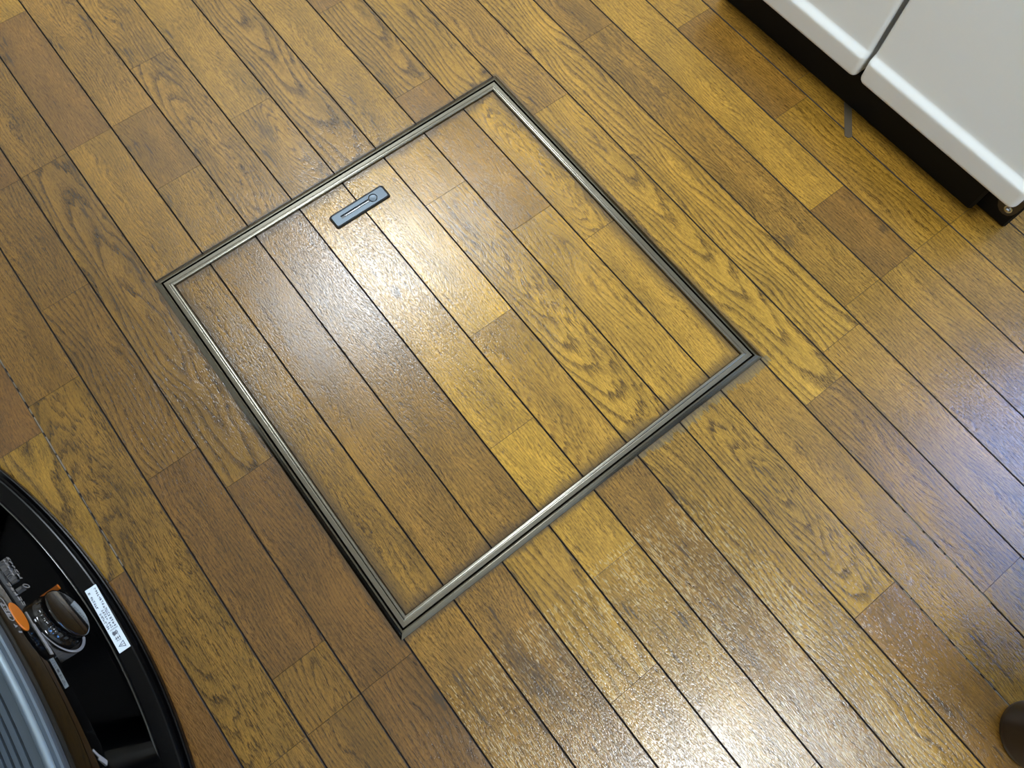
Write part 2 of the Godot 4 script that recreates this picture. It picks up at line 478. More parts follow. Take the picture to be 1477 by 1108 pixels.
func paint_row(k: int):
	var row := ROW_FIRST + k
	var alb := PackedByteArray()
	alb.resize(TW * RH * 3)
	var bmp := PackedByteArray()
	bmp.resize(TW * RH)
	bmp.fill(128)
	var zs: float = row_start[row]
	var list := []
	for p in planks:
		if p[0] == row:
			list.append(p)
	list.sort_custom(func(p, q): return p[1] < q[1])
	var rng := RandomNumberGenerator.new()
	rng.seed = 900 + k * 77
	var worn: float = {0: 0.45, 1: 0.35, 2: 0.25, 3: 0.5, 4: 1.0, 5: 0.8}.get(row, 0.0)
	for p in list:
		var i0: int = clampi(int((p[1] - zs) / MMPX), 0, TW)
		var i1: int = clampi(int((p[2] - zs) / MMPX), 0, TW)
		if p == list[0]:
			i0 = 0
		if p == list[-1]:
			i1 = TW
		var ox := rng.randi() % 1024
		var oy := rng.randi() % 512
		var hue := rng.randf_range(-0.04, 0.04)
		if i1 <= i0:
			continue
		var tone: float = p[3]
		var red: float = p[4] + hue
		var uc: float = p[5]
		var inv: float = 1.0 / p[6]
		var tilt := rng.randf_range(-0.035, 0.035)
		var ring: float = p[7]
		var curl: float = p[8]
		var pore: float = p[9]
		var slope: float = p[10]
		var vc: float = p[11]
		# base colour, sRGB 0..255, from yellow oak to brown
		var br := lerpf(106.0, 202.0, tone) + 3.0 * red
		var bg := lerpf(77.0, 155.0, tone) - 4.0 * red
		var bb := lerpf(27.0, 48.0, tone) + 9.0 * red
		var x0 := row_x(row)
		for j in RH:
			var u := j * 0.4 - 38.0
			var ow := (((j >> 1) + oy) & 511) << 10
			var oc := ((j + oy) & 511) << 10
			var x := x0 + j * MMPX * 0.5
			var at := j * TW + i0
			var near_hatch := x > -0.04 and x < W + 0.05
			for i in range(i0, i1):
				var ix := i + ox
				var w := (tab_warp[ow | ((ix >> 1) & 1023)] - 128) * 0.0078
				var c := (tab_curl[oc | (ix & 1023)] - 128) * 0.0078
				var du := u - uc + w * 9.0 + c * curl * 0.26
				var dv := ((i * MMPX + zs) - vc) * 1000.0 * slope
				var r := (sqrt(du * du + dv * dv + 4.0) + c * curl * 0.14) * inv
				var f: float = r - floorf(r)
				var line := 1.0 - f * 2.4
				if line < 0.0:
					line = 0.0
				line += 0.22 * (1.0 - f)
				if f > 0.93:
					line = (f - 0.93) * 14.0
				var across := (int((u + w * 6.0 + 100.0) * 2.5 + (i + i0) * tilt) + oy) & 511
				var s := tab_pore[(across << 10) | (ix & 1023)] - 128
				var d := tab_fine[(across << 10) | (ix & 1023)] - 132
				var pd := 0.0
				if s > 14:
					pd = minf((s - 14) * 0.022, 1.0)
				var fd := 0.0
				if d > 18:
					fd = minf((d - 18) * 0.025, 1.0)
				var dark := ring * line * (0.42 + 0.42 * pd + 0.3 * fd) + pore * (0.42 * pd + 0.46 * fd)
				if dark > 1.0:
					dark = 1.0
				var lum := (1.0 - 0.60 * dark) * (1.0 + 0.10 * w + 0.05 * c - s * 0.0009)
				var rr := br * lum
				var gg := bg * (lum - 0.03 * dark)
				var b2 := bb * (lum - 0.05 * dark)
				var h := 150.0 - 42.0 * (pd + fd) - 22.0 * ring * line + s * 0.15
				if near_hatch:
					var z := i * MMPX + zs
					# grime that has gathered along the metal, inside on the lid and outside along the frame
					var e := 1.0
					if x > 0.0 and x < W and z > 0.0 and z < W:
						var e1 := minf(x - 0.0215, 0.5915 - x)
						var e2 := minf(z - 0.0215, 0.5915 - z)
						e = minf(e1, e2)
						e = 1.0 - clampf((e - 0.002) / (0.013 + 0.010 * w + 0.006 * c), 0.0, 1.0)
					else:
						var q1 := maxf(maxf(-x, x - W), maxf(-z, z - W))
						e = 1.0 - clampf((q1 - 0.0005) / (0.0055 + 0.004 * w + 0.004 * c), 0.0, 1.0)
					if e > 0.0:
						var kk := e * 0.62
						rr = lerpf(rr, 62.0, kk)
						gg = lerpf(gg, 49.0, kk)
						b2 = lerpf(b2, 36.0, kk)
					if z > W and x > 0.36 and x < 0.62:
						# grey smear of old dirt below the frame
						var q2 := (z - W) / (0.011 + 0.006 * c + 0.003 * w) * (1.0 if x > 0.42 else 1.0 + (0.42 - x) * 25.0)
						if q2 < 1.0:
							rr = lerpf(rr, 100.0, 0.48)
							gg = lerpf(gg, 92.0, 0.48)
							b2 = lerpf(b2, 80.0, 0.48)
				# worn lacquer: small pale chips below the hatch
				var zz := i * MMPX + zs
				if zz > 0.66:
					var wear: float = worn * clampf((zz - 0.68) * 9.0, 0.0, 1.0)
					if row == 5:
						wear *= 1.0 - clampf((x - 0.3818) * 22.0, 0.0, 1.0)
					var fl := tab_fine[((((j >> 1) + 190) & 511) << 10) | (((ix >> 1) + 300) & 1023)] - 128
					if wear > 0.03 and fl > 80 - int(30.0 * wear + 30.0 * w + 26.0 * c):
						rr = lerpf(rr, 208.0, 0.5)
						gg = lerpf(gg, 194.0, 0.5)
						b2 = lerpf(b2, 160.0, 0.5)
						h += 20.0
				var o := at * 3
				alb[o] = clampi(int(rr), 0, 255)
				alb[o + 1] = clampi(int(gg), 0, 255)
				alb[o + 2] = clampi(int(b2), 0, 255)
				bmp[at] = clampi(int(h), 0, 255)
				at += 1
	# knots and old water marks: [x, z, half width, half length, strength]
	for q in [[0.266, 0.222, 0.006, 0.010, 0.55], [0.231, 0.208, 0.003, 0.005, 0.4], [0.372, 0.064, 0.003, 0.004, 0.35], [0.902, 0.574, 0.006, 0.006, 0.4], [0.775, 0.503, 0.007, 0.010, 0.35], [0.099, 0.724, 0.013, 0.045, 0.35], [0.108, 0.768, 0.012, 0.040, 0.35], [0.148, 0.742, 0.010, 0.035, 0.3], [0.146, 0.803, 0.010, 0.030, 0.25], [0.265, -0.130, 0.012, 0.020, 0.35], [0.200, -0.36, 0.020, 0.060, 0.25], [0.520, -0.075, 0.004, 0.006, 0.45]]:
		var x0 := row_x(row)
		if q[0] < x0 or q[0] > x0 + PITCH:
			continue
		for j in RH:
			var du: float = (x0 + j * MMPX * 0.5 - q[0]) / q[2]
			if absf(du) > 1.6:
				continue
			for i in range(maxi(0, int((q[1] - q[3] * 1.6 - zs) / MMPX)), mini(TW, int((q[1] + q[3] * 1.6 - zs) / MMPX))):
				var dv: float = (i * MMPX + zs - q[1]) / q[3]
				var e := sqrt(du * du + dv * dv) + (tab_curl[((j * 2) & 511) << 10 | ((i * 3) & 1023)] - 128) * 0.006
				var f: float = clampf((1.25 - e) / 0.7, 0.0, 1.0) * q[4]
				if f > 0.0:
					var o := (j * TW + i) * 3
					for ch in 3:
						alb[o + ch] = int(lerpf(alb[o + ch], [58.0, 46.0, 36.0][ch], f))
	row_alb[k] = alb
	row_bmp[k] = bmp

var plank_rng := RandomNumberGenerator.new()

# one strip of oak: its face wears the boards' material, its chamfers and flanks the dark groove stain
func plank(parent: Node, row: int, x0: float, x1: float, z0: float, z1: float, y: float):
	var g := 0.0004
	var ch := 0.0009
	var dp := 0.0010
	x0 += g
	x1 -= g
	z0 += 0.00022
	z1 -= 0.00022
	var src := row
	while src < ROW_FIRST:
		src += ROWS
	while src >= ROW_FIRST + ROWS:
		src -= ROWS
	var zs: float = row_start[src]
	var rx := row_x(row)
	var st := begin()
	var uv := func(p: Vector3) -> Vector2:
		return Vector2((p.z - zs) / MMPX / TW, (((src - ROW_FIRST) % ATLAS_ROWS) * RH + clampf((p.x - rx) / MMPX * 2.0, 0.6, RH - 0.6)) / (RH * ATLAS_ROWS))
	var a := Vector3(x0 + ch, y, z0)
	var b := Vector3(x0 + ch, y, z1)
	var c := Vector3(x1 - ch, y, z1)
	var d := Vector3(x1 - ch, y, z0)
	for p in [a, c, b, a, d, c]:
		st.set_uv(uv.call(p))
		st.add_vertex(p)
	st.generate_normals()
	st.generate_tangents()
	var mesh := st.commit()
	st = begin()
	var lo := y - 0.012
	var a1 := Vector3(x0, y - dp, z0)
	var b1 := Vector3(x0, y - dp, z1)
	var c1 := Vector3(x1, y - dp, z1)
	var d1 := Vector3(x1, y - dp, z0)
	var dn := Vector3(0, lo - y + dp, 0)
	quad(st, a1, b1, b, a)
	quad(st, c1, d1, d, c)
	quad(st, a1 + dn, b1 + dn, b1, a1)
	quad(st, c1 + dn, d1 + dn, d1, c1)
	quad(st, b1 + dn, c1 + dn, c1, b1)
	quad(st, d1 + dn, a1 + dn, a1, d1)
	tri(st, b1, c1, c)
	tri(st, b1, c, b)
	tri(st, d1, a1, a)
	tri(st, d1, a, d)
	quad(st, a1 + dn, d1 + dn, c1 + dn, b1 + dn)
	st.generate_normals()
	st.commit(mesh)
	mesh.surface_set_material(0, M.board[(src - ROW_FIRST) / ATLAS_ROWS])
	mesh.surface_set_material(1, M.groove)
	var o := put("plank", mesh, null, parent)
	return o

const X_LO := -1.2
const X_HI := 1.75
const Z_LO := -1.95
const Z_HI := 2.5

func floor_boards():
	var st := begin()
	# the slab under the boards, with the pit of the hatch left shallow
	bevel_box2(st, Vector3(X_LO, -0.06, Z_LO), Vector3(X_HI, -0.013, Z_HI), 0.0)
	var fl := put("floor", done(st), M.subfloor, self)
	fl.set_meta("kind", "structure")
	fl.set_meta("label", "brown oak strip floor with dark grooves")
	var hole0 := 0.0045
	var hole1 := W - 0.0045
	for row in range(-16, 24):
		var x0: float = maxf(row_x(row), X_LO)
		var x1: float = minf(row_x(row) + PITCH, X_HI)
		if x1 - x0 < 0.004:
			continue
		var cuts := []
		for p in planks:
			if p[0] == row and not (row >= 0 and row <= 7 and p[1] > 0.0 and p[2] < W):
				cuts.append([p[1], p[2]])
		if cuts.is_empty():
			var z: float = -0.277 - 0.909 * 2.0 + (0.303 if (posmod(row, 4) % 2) == 0 else 0.0) + (0.454 if posmod(floori((row + 2) / 4.0), 2) == 1 else 0.0)
			while z < Z_HI:
				cuts.append([z, z + 0.909])
				z += 0.909
		else:
			cuts.sort_custom(func(p, q): return p[0] < q[0])
			var first: float = cuts[0][0]
			cuts.push_front([Z_LO, first])
			cuts.append([cuts[-1][1], Z_HI])
		for c in cuts:
			var z0: float = maxf(c[0], Z_LO)
			var z1: float = minf(c[1], Z_HI)
			if row >= 0 and row <= 7:
				if z0 < 0.3 and z1 < 0.3:
					z1 = minf(z1, hole0) if z1 < -0.02 else hole0
				if z0 > 0.3:
					z0 = hole1 if z0 < W + 0.02 else z0
			if z1 - z0 > 0.002:
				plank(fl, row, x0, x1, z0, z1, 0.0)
	groove_dust(fl)

func groove_dust(fl: Node):
	var m := plain(Color(0.50, 0.45, 0.37), 0.9)
	var rng := RandomNumberGenerator.new()
	rng.seed = 61
	for q in [[-3, -0.06, 0.32], [7, 0.93, 1.10], [8, 0.87, 1.03]]:
		var st := begin()
		var x: float = row_x(q[0])
		var z: float = q[1]
		while z < q[2]:
			var l := rng.randf_range(0.006, 0.030)
			var w := rng.randf_range(0.0004, 0.0009)
			bevel_box2(st, Vector3(x - w, -0.0030, z), Vector3(x + w, -0.0004, z + l), 0.0003)
			z += l + rng.randf_range(0.001, 0.012)
		var o := put("groove_dust", done(st), m, fl, "pale dust packed in a groove")
		o.set_meta("kind", "stuff")

# ------------------------------------------------------------------ room
func slab(called: String, lo: Vector3, hi: Vector3, mat: Material):
	var st := begin()
	bevel_box2(st, lo, hi, 0.0)
	var o := put(called, done(st), mat, self)
	o.set_meta("kind", "structure")
	return o

func room():
	var H := 2.7
	slab("ceiling", Vector3(X_LO - 0.12, H, Z_LO - 0.12), Vector3(X_HI + 0.12, H + 0.1, Z_HI + 0.12), M.ceiling)
	slab("wall_west", Vector3(X_LO - 0.12, -0.06, Z_LO - 0.12), Vector3(X_LO, H, Z_HI + 0.12), M.wall)
	slab("wall_north", Vector3(X_LO, -0.06, Z_LO - 0.12), Vector3(X_HI, H, Z_LO), M.wall)
	slab("wall_south", Vector3(X_LO, -0.06, Z_HI), Vector3(X_HI, H, Z_HI + 0.12), M.wall)
	# the wall behind the refrigerator with its window
	var z0 := 0.98
	var z1 := 1.95
	var y0 := 0.85
	var y1 := 1.75
	var st := begin()
	bevel_box2(st, Vector3(X_HI, -0.06, Z_LO - 0.12), Vector3(X_HI + 0.12, H, z0), 0.0)
	bevel_box2(st, Vector3(X_HI, -0.06, z1), Vector3(X_HI + 0.12, H, Z_HI + 0.12), 0.0)
	bevel_box2(st, Vector3(X_HI, -0.06, z0), Vector3(X_HI + 0.12, y0, z1), 0.0)
	bevel_box2(st, Vector3(X_HI, y1, z0), Vector3(X_HI + 0.12, H, z1), 0.0)
	var o := put("wall_east", done(st), M.wall, self)
	o.set_meta("kind", "structure")
	var wf := plain(Color(0.75, 0.75, 0.74), 0.4, 0.3)
	st = begin()
	for q in [[z0, z0 + 0.03, y0, y1], [z1 - 0.03, z1, y0, y1], [z0 + 0.03, z1 - 0.03, y0, y0 + 0.03], [z0 + 0.03, z1 - 0.03, y1 - 0.03, y1]]:
		bevel_box2(st, Vector3(X_HI + 0.04, q[2], q[0]), Vector3(X_HI + 0.08, q[3], q[1]), 0.002)
	var win := put("window_1", done(st), wf, self)
	win.set_meta("kind", "structure")
	var glass := StandardMaterial3D.new()
	glass.transparency = BaseMaterial3D.TRANSPARENCY_ALPHA
	glass.albedo_color = Color(0.9, 0.95, 1.0, 0.08)
	glass.roughness = 0.02
	box("pane", Vector3(X_HI + 0.057, y0 + 0.03, z0 + 0.03), Vector3(X_HI + 0.063, y1 - 0.03, z1 - 0.03), 0.0, glass, win)

# ------------------------------------------------------------------ hatch
# a mitred rail along one side of a square: profile [[distance inwards, height], ...] listed counter-clockwise seen along the walk
func rail(prof: Array, side: int, soft0: float, soft1: float) -> ArrayMesh:
	var st := begin()
	var pt := func(d: float, h: float, far: bool) -> Vector3:
		var s := d if not far else W - d
		match side:
			0: return Vector3(s, h, d)
			1: return Vector3(W - d, h, s)
			2: return Vector3(W - s, h, W - d)
			_: return Vector3(d, h, W - s)
	var mid := Vector3.ZERO
	for p in prof:
		mid += (pt.call(p[0], p[1], false) + pt.call(p[0], p[1], true)) / 2.0
	mid /= prof.size()
	for i in prof.size():
		var p = prof[i]
		var q = prof[(i + 1) % prof.size()]
		var soft: bool = minf(p[0], q[0]) >= soft0 and maxf(p[0], q[0]) <= soft1 and minf(p[1], q[1]) > 0.00025
		st.set_smooth_group(1 if soft else -1)
		quad(st, pt.call(p[0], p[1], false), pt.call(p[0], p[1], true), pt.call(q[0], q[1], true), pt.call(q[0], q[1], false))
	st.set_smooth_group(-1)
	for far in [false, true]:
		var poly := PackedVector2Array()
		for p in prof:
			poly.append(Vector2(p[0], p[1]))
		var ids := Geometry2D.triangulate_polygon(poly)
		for i in range(0, ids.size(), 3):
			var t := []
			for k in 3:
				t.append(pt.call(prof[ids[i + k]][0], prof[ids[i + k]][1], far))
			face(st, t, mid)
	return done(st)

func hatch_frame():
	var t := thing("metal_surround", "bronze metal surround of the underfloor hatch, set in the oak floor", "hatch frame")
	var prof := [[0.0, 0.0002]]
	prof += [[0.0003, 0.0006], [0.0030, 0.0025], [0.0054, 0.0038]]
	for k in 5:
		var e := (k + 1) / 5.0
		prof.append([0.0054 + 0.0012 * e, 0.0038 + 0.0006 * (1.0 - (1.0 - e) * (1.0 - e))])
	prof += [[0.0078, 0.0044], [0.0083, 0.0040], [0.0083, -0.0125], [0.0048, -0.0125], [0.0048, 0.0002]]
	prof.reverse()
	for s in 4:
		put("frame_rail", rail(prof, s, 0.0053, 0.0079), M.bronze, t)

func hatch_lid():
	var t := thing("floor_hatch", "square lift-out hatch lid of oak strips with metal edging and a flush pull", "hatch lid")
	var prof := [[0.0104, -0.0120], [0.0104, 0.0030], [0.0108, 0.0034], [0.0155, 0.0036], [0.0162, 0.0033]]
	for k in 11:
		var a := PI * 0.80 * (1.0 - k / 10.0)
		prof.append([0.0188 + 0.0029 * cos(a), 0.0016 + 0.0028 * sin(a)])
	prof += [[0.0218, 0.0004], [0.0218, -0.0120]]
	prof.reverse()
	for s in 4:
		put("edge_trim", rail(prof, s, 0.0163, 0.02175), M.steel, t)
	for p in planks:
		if p[0] >= 0 and p[0] <= 7 and p[1] > 0.0 and p[2] < W:
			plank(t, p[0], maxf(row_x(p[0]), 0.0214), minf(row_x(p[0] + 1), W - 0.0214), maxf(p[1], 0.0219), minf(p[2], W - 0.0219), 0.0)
	# flush pull: raised border, plate with a key-shaped recess, round thumb piece
	var c := Vector3(0.3038, 0.0, 0.0725)
	var hx := 0.0478
	var hz := 0.0127
	var st := begin()
	var loop := func(inset: float, y: float) -> Array:
		var out := []
		var r := 0.0045 - inset * 0.4
		for q in [[1, 1, 0.0], [-1, 1, PI / 2], [-1, -1, PI], [1, -1, PI * 1.5]]:
			for k in 5:
				var a: float = q[2] + PI / 2 * k / 4.0
				out.append(c + Vector3(q[0] * (hx - inset - r) + r * cos(a), y, q[1] * (hz - inset - r) + r * sin(a)))
		return out
	var rings := [loop.call(0.0, -0.001), loop.call(0.0, 0.0012), loop.call(0.0009, 0.0030), loop.call(0.0022, 0.0034), loop.call(0.0032, 0.0026)]
	for i in rings.size() - 1:
		var n: int = rings[i].size()
		for k in n:
			quad(st, rings[i][(k + 1) % n], rings[i][k], rings[i + 1][k], rings[i + 1][(k + 1) % n])
	var hd := put("pull_handle", done(st), M.zinc_dark, t, "dark metal rim of the flush pull")
	# plate with the recess cut out
	var outer := PackedVector2Array()
	for p in loop.call(0.0029, 0.0):
		outer.append(Vector2(p.x - c.x, p.z - c.z))
	var hole := PackedVector2Array()
	var cc := Vector2(0.0238, -0.0004)
	var rr := 0.0071
	var sw := 0.0030
	var a0 := asin(sw / rr)
	for k in 25:
		var a := PI - a0 - (TAU - 2 * a0) * k / 24.0
		hole.append(cc + Vector2(cos(a), sin(a)) * rr)
	hole.append(Vector2(-0.0325, -sw - 0.0004))
	hole.append(Vector2(-0.0325, sw - 0.0004))
	var merged := PackedVector2Array()          # outline with a bridge to the hole
	var best := 0
	for i in outer.size():
		if (outer[i] - Vector2(0.05, 0.0)).length() < (outer[best] - Vector2(0.05, 0.0)).length():
			best = i
	st = begin()
	var holder := Geometry2D.clip_polygons(outer, PackedVector2Array([Vector2(-0.1, cc.y), Vector2(0.1, cc.y), Vector2(0.1, 0.1), Vector2(-0.1, 0.1)]))
	var holder2 := Geometry2D.clip_polygons(outer, PackedVector2Array([Vector2(-0.1, cc.y), Vector2(0.1, cc.y), Vector2(0.1, -0.1), Vector2(-0.1, -0.1)]))
	for half in holder + holder2:
		for piece in Geometry2D.clip_polygons(half, hole):
			var ids := Geometry2D.triangulate_polygon(piece)
			for i in range(0, ids.size(), 3):
				var f := []
				for k in 3:
					f.append(c + Vector3(piece[ids[i + k]].x, 0.0026, piece[ids[i + k]].y))
				face(st, f, c - Vector3(0, 1, 0))
	var m := hole.size()
	for k in m:
		var p := hole[k]
		var q := hole[(k + 1) % m]
		face(st, [c + Vector3(p.x, 0.0026, p.y), c + Vector3(q.x, 0.0026, q.y), c + Vector3(q.x, 0.0004, q.y), c + Vector3(p.x, 0.0004, p.y)], c + Vector3((p.x + q.x) * 0.5, 0.0015, (p.y + q.y) * 0.5) + Vector3((p.x + q.x) * 0.5 - 0.005, 0, (p.y + q.y) * 0.5) * 3.0)
	put("plate", done(st), M.zinc, hd)
	box("recess", c + Vector3(-0.034, -0.0004, -0.004), c + Vector3(0.033, 0.0006, 0.004), 0.0, M.zinc_dark, hd)
	lathe("thumb_piece", [[0.0, 0.0001], [0.0060, 0.0001], [0.0060, 0.0016], [0.0053, 0.0021], [0.0, 0.0019]], M.zinc, hd, 28, Transform3D(Basis.IDENTITY, c + Vector3(cc.x, 0.0006, cc.y)))
	st = begin()
	bevel_box2(st, c + Vector3(-0.026, 0.0005, -0.0013), c + Vector3(0.0165, 0.0016, 0.0002), 0.0004)
	put("slide_pin", done(st), M.chrome, hd)

# ------------------------------------------------------------------ refrigerator
func refrigerator():
	var t := thing("refrigerator", "white enamel two-door refrigerator standing over a dark gap on the oak floor", "refrigerator", Vector3(1.000, 0, 0.38))
	t.rotation.y = 0.020
	# local: front faces -x, z along the front
	var zl := -0.305                   # left end of the left door
	door("door", t, zl, -0.0015, 0.069, 1.62)
	door("door", t, 0.0045, 0.294, 0.071, 1.62)
	var cab := box("cabinet", Vector3(0.060, 0.065, zl + 0.002), Vector3(0.66, 1.66, 0.298), 0.006, M.enamel, t)
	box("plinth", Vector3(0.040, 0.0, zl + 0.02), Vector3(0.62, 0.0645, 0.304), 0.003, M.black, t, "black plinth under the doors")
	box("gasket", Vector3(0.0455, 0.07, zl + 0.01), Vector3(0.0598, 1.60, 0.285), 0.002, M.black, t)
	cab.set_meta("label", "white enamel cabinet behind the doors")
	# bottom hinge at the right corner: bent plate and screw
	box("shade_strip", Vector3(0.023, 0.0, zl + 0.02), Vector3(0.0398, 0.0640, 0.252), 0.004, M.black, t, "added black strip standing for the shade in front of the plinth")  # added black strip, stands for the shade under the door edge
	var hg := plain(Color(0.30, 0.27, 0.22), 0.35, 0.7)
	var st := begin()
	var lobe := PackedVector2Array([Vector2(0.236, 0.066), Vector2(0.243, 0.057), Vector2(0.262, 0.049), Vector2(0.270, 0.041), Vector2(0.275, 0.033), Vector2(0.281, 0.0285), Vector2(0.288, 0.0275), Vector2(0.295, 0.030), Vector2(0.299, 0.036), Vector2(0.301, 0.045), Vector2(0.301, 0.066)])
	var ids := Geometry2D.triangulate_polygon(lobe)
	for x in [0.033, 0.0385]:
		for i in range(0, ids.size(), 3):
			var f := []
			for k in 3:
				f.append(Vector3(x, lobe[ids[i + k]].y, lobe[ids[i + k]].x))
			face(st, f, Vector3(0.0358, 0.055, 0.28))
	for i in lobe.size():
		var p := lobe[i]
		var q := lobe[(i + 1) % lobe.size()]
		face(st, [Vector3(0.033, p.y, p.x), Vector3(0.033, q.y, q.x), Vector3(0.0385, q.y, q.x), Vector3(0.0385, p.y, p.x)], Vector3(0.0358, 0.056, 0.284))
	var h := put("hinge", done(st), hg, t, "bent metal hinge plate below the door")
	lathe("screw", [[0.0, 0.0], [0.0062, 0.0], [0.0062, 0.0012], [0.0042, 0.0016], [0.0038, 0.0042], [0.0022, 0.0052], [0.0, 0.0054]], M.chrome, h, 20, Transform3D(Basis(Vector3.BACK, Vector3.LEFT, Vector3.UP), Vector3(0.033, 0.041, 0.289)))

func door_face(y: float) -> float:
	# how far back the front lies: an apron below that leans in, a ledge, then the sunken panel
	if y < 0.040:
		return -0.0005 - 0.0035 * y / 0.040
	var s := clampf((y - 0.040) / 0.013, 0.0, 1.0)
	return lerpf(-0.0040, 0.0040, s * s * (3.0 - 2.0 * s))

func door(called: String, parent: Node, z0: float, z1: float, y0: float, y1: float):
	var st := begin(true)
	var R := 0.009
	var ys := [0.012, 0.025, 0.036, 0.040]
	for k in 8:
		ys.append(0.040 + 0.013 * (k + 1) / 8.0)
	ys += [0.060, 0.10, 0.5, 1.0]
	var rc := R + 0.002
	var ring := func(d: float, back: float) -> Array:
		var out := []
		var r: float = rc - d
		for k in 7:                                    # low corner at z1
			var a := -PI / 2 + PI / 2 * k / 6.0
			out.append(Vector3(back, y0 + rc + r * sin(a), z1 - rc + r * cos(a)))
		for y in ys:
			out.append(Vector3(back, y0 + y, z1 - d))
		for k in 7:
			var a := PI / 2 * k / 6.0
			out.append(Vector3(back, y1 - rc + r * sin(a), z1 - rc + r * cos(a)))
		for k in 7:
			var a := PI / 2 + PI / 2 * k / 6.0
			out.append(Vector3(back, y1 - rc + r * sin(a), z0 + rc + r * cos(a)))
		for k in ys.size():
			out.append(Vector3(back, y0 + ys[ys.size() - 1 - k], z0 + d))
		for k in 7:
			var a := PI + PI / 2 * k / 6.0
			out.append(Vector3(back, y0 + rc + r * sin(a), z0 + rc + r * cos(a)))
		return out
	var rings := [ring.call(0.0, 0.045), ring.call(0.0, R + 0.002)]
	for k in 7:
		var a := PI / 2 * k / 6.0
		var rg: Array = ring.call(R * (1 - cos(a)), 0.0)
		for i in rg.size():
			rg[i].x = door_face(rg[i].y - y0) + R * (1 - sin(a))
		rings.append(rg)
	for i in rings.size() - 1:
		var n: int = rings[i].size()
		for k in n:
			quad(st, rings[i][k], rings[i + 1][k], rings[i + 1][(k + 1) % n], rings[i][(k + 1) % n])
	# the face inside the rounded edge, in level strips
	var inner: Array = rings[-1]
	var m := inner.size()
	var half := m / 2
	for i in half - 1:
		quad(st, inner[i], inner[m - 1 - i], inner[m - 2 - i], inner[i + 1])
	var c := Vector3(0.045, (y0 + y1) / 2, (z0 + z1) / 2)
	var back_ring: Array = rings[0]
	for k in back_ring.size():
		face(st, [c, back_ring[k], back_ring[(k + 1) % back_ring.size()]], c - Vector3(0.02, 0, 0))
	put(called, done(st), M.enamel, parent)

# ------------------------------------------------------------------ oil heater
func tray_loop(d: float, y: float) -> Array:
	var R := 0.8792 - d
	var c := Vector3(-1.1232, y, 0.391)
	var half := 0.315 - d
	var rc := 0.05
	var am := asin((half - rc) / R) + 0.0
	var out := []
	var n := 40
	for k in n + 1:
		var a := -am + 2 * am * k / n
		out.append(c + Vector3(R * cos(a), 0, R * sin(a)))
	var e: Vector3 = out[-1]
	for k in 6:
		var a := PI / 2 * (k + 1) / 6.0
		out.append(Vector3(e.x - rc * (1 - cos(a)) - rc * 0.2 * sin(a), y, c.z + half - rc + rc * sin(a)))
	var xb := -0.64 + d
	out.append(Vector3(xb, y, c.z + half))
	out.append(Vector3(xb, y, c.z - half))
	e = out[0]
	for k in range(5, -1, -1):
		var a := PI / 2 * (k + 1) / 6.0
		out.append(Vector3(e.x - rc * (1 - cos(a)) - rc * 0.2 * sin(a), y, c.z - half + rc - rc * sin(a)))
	return out

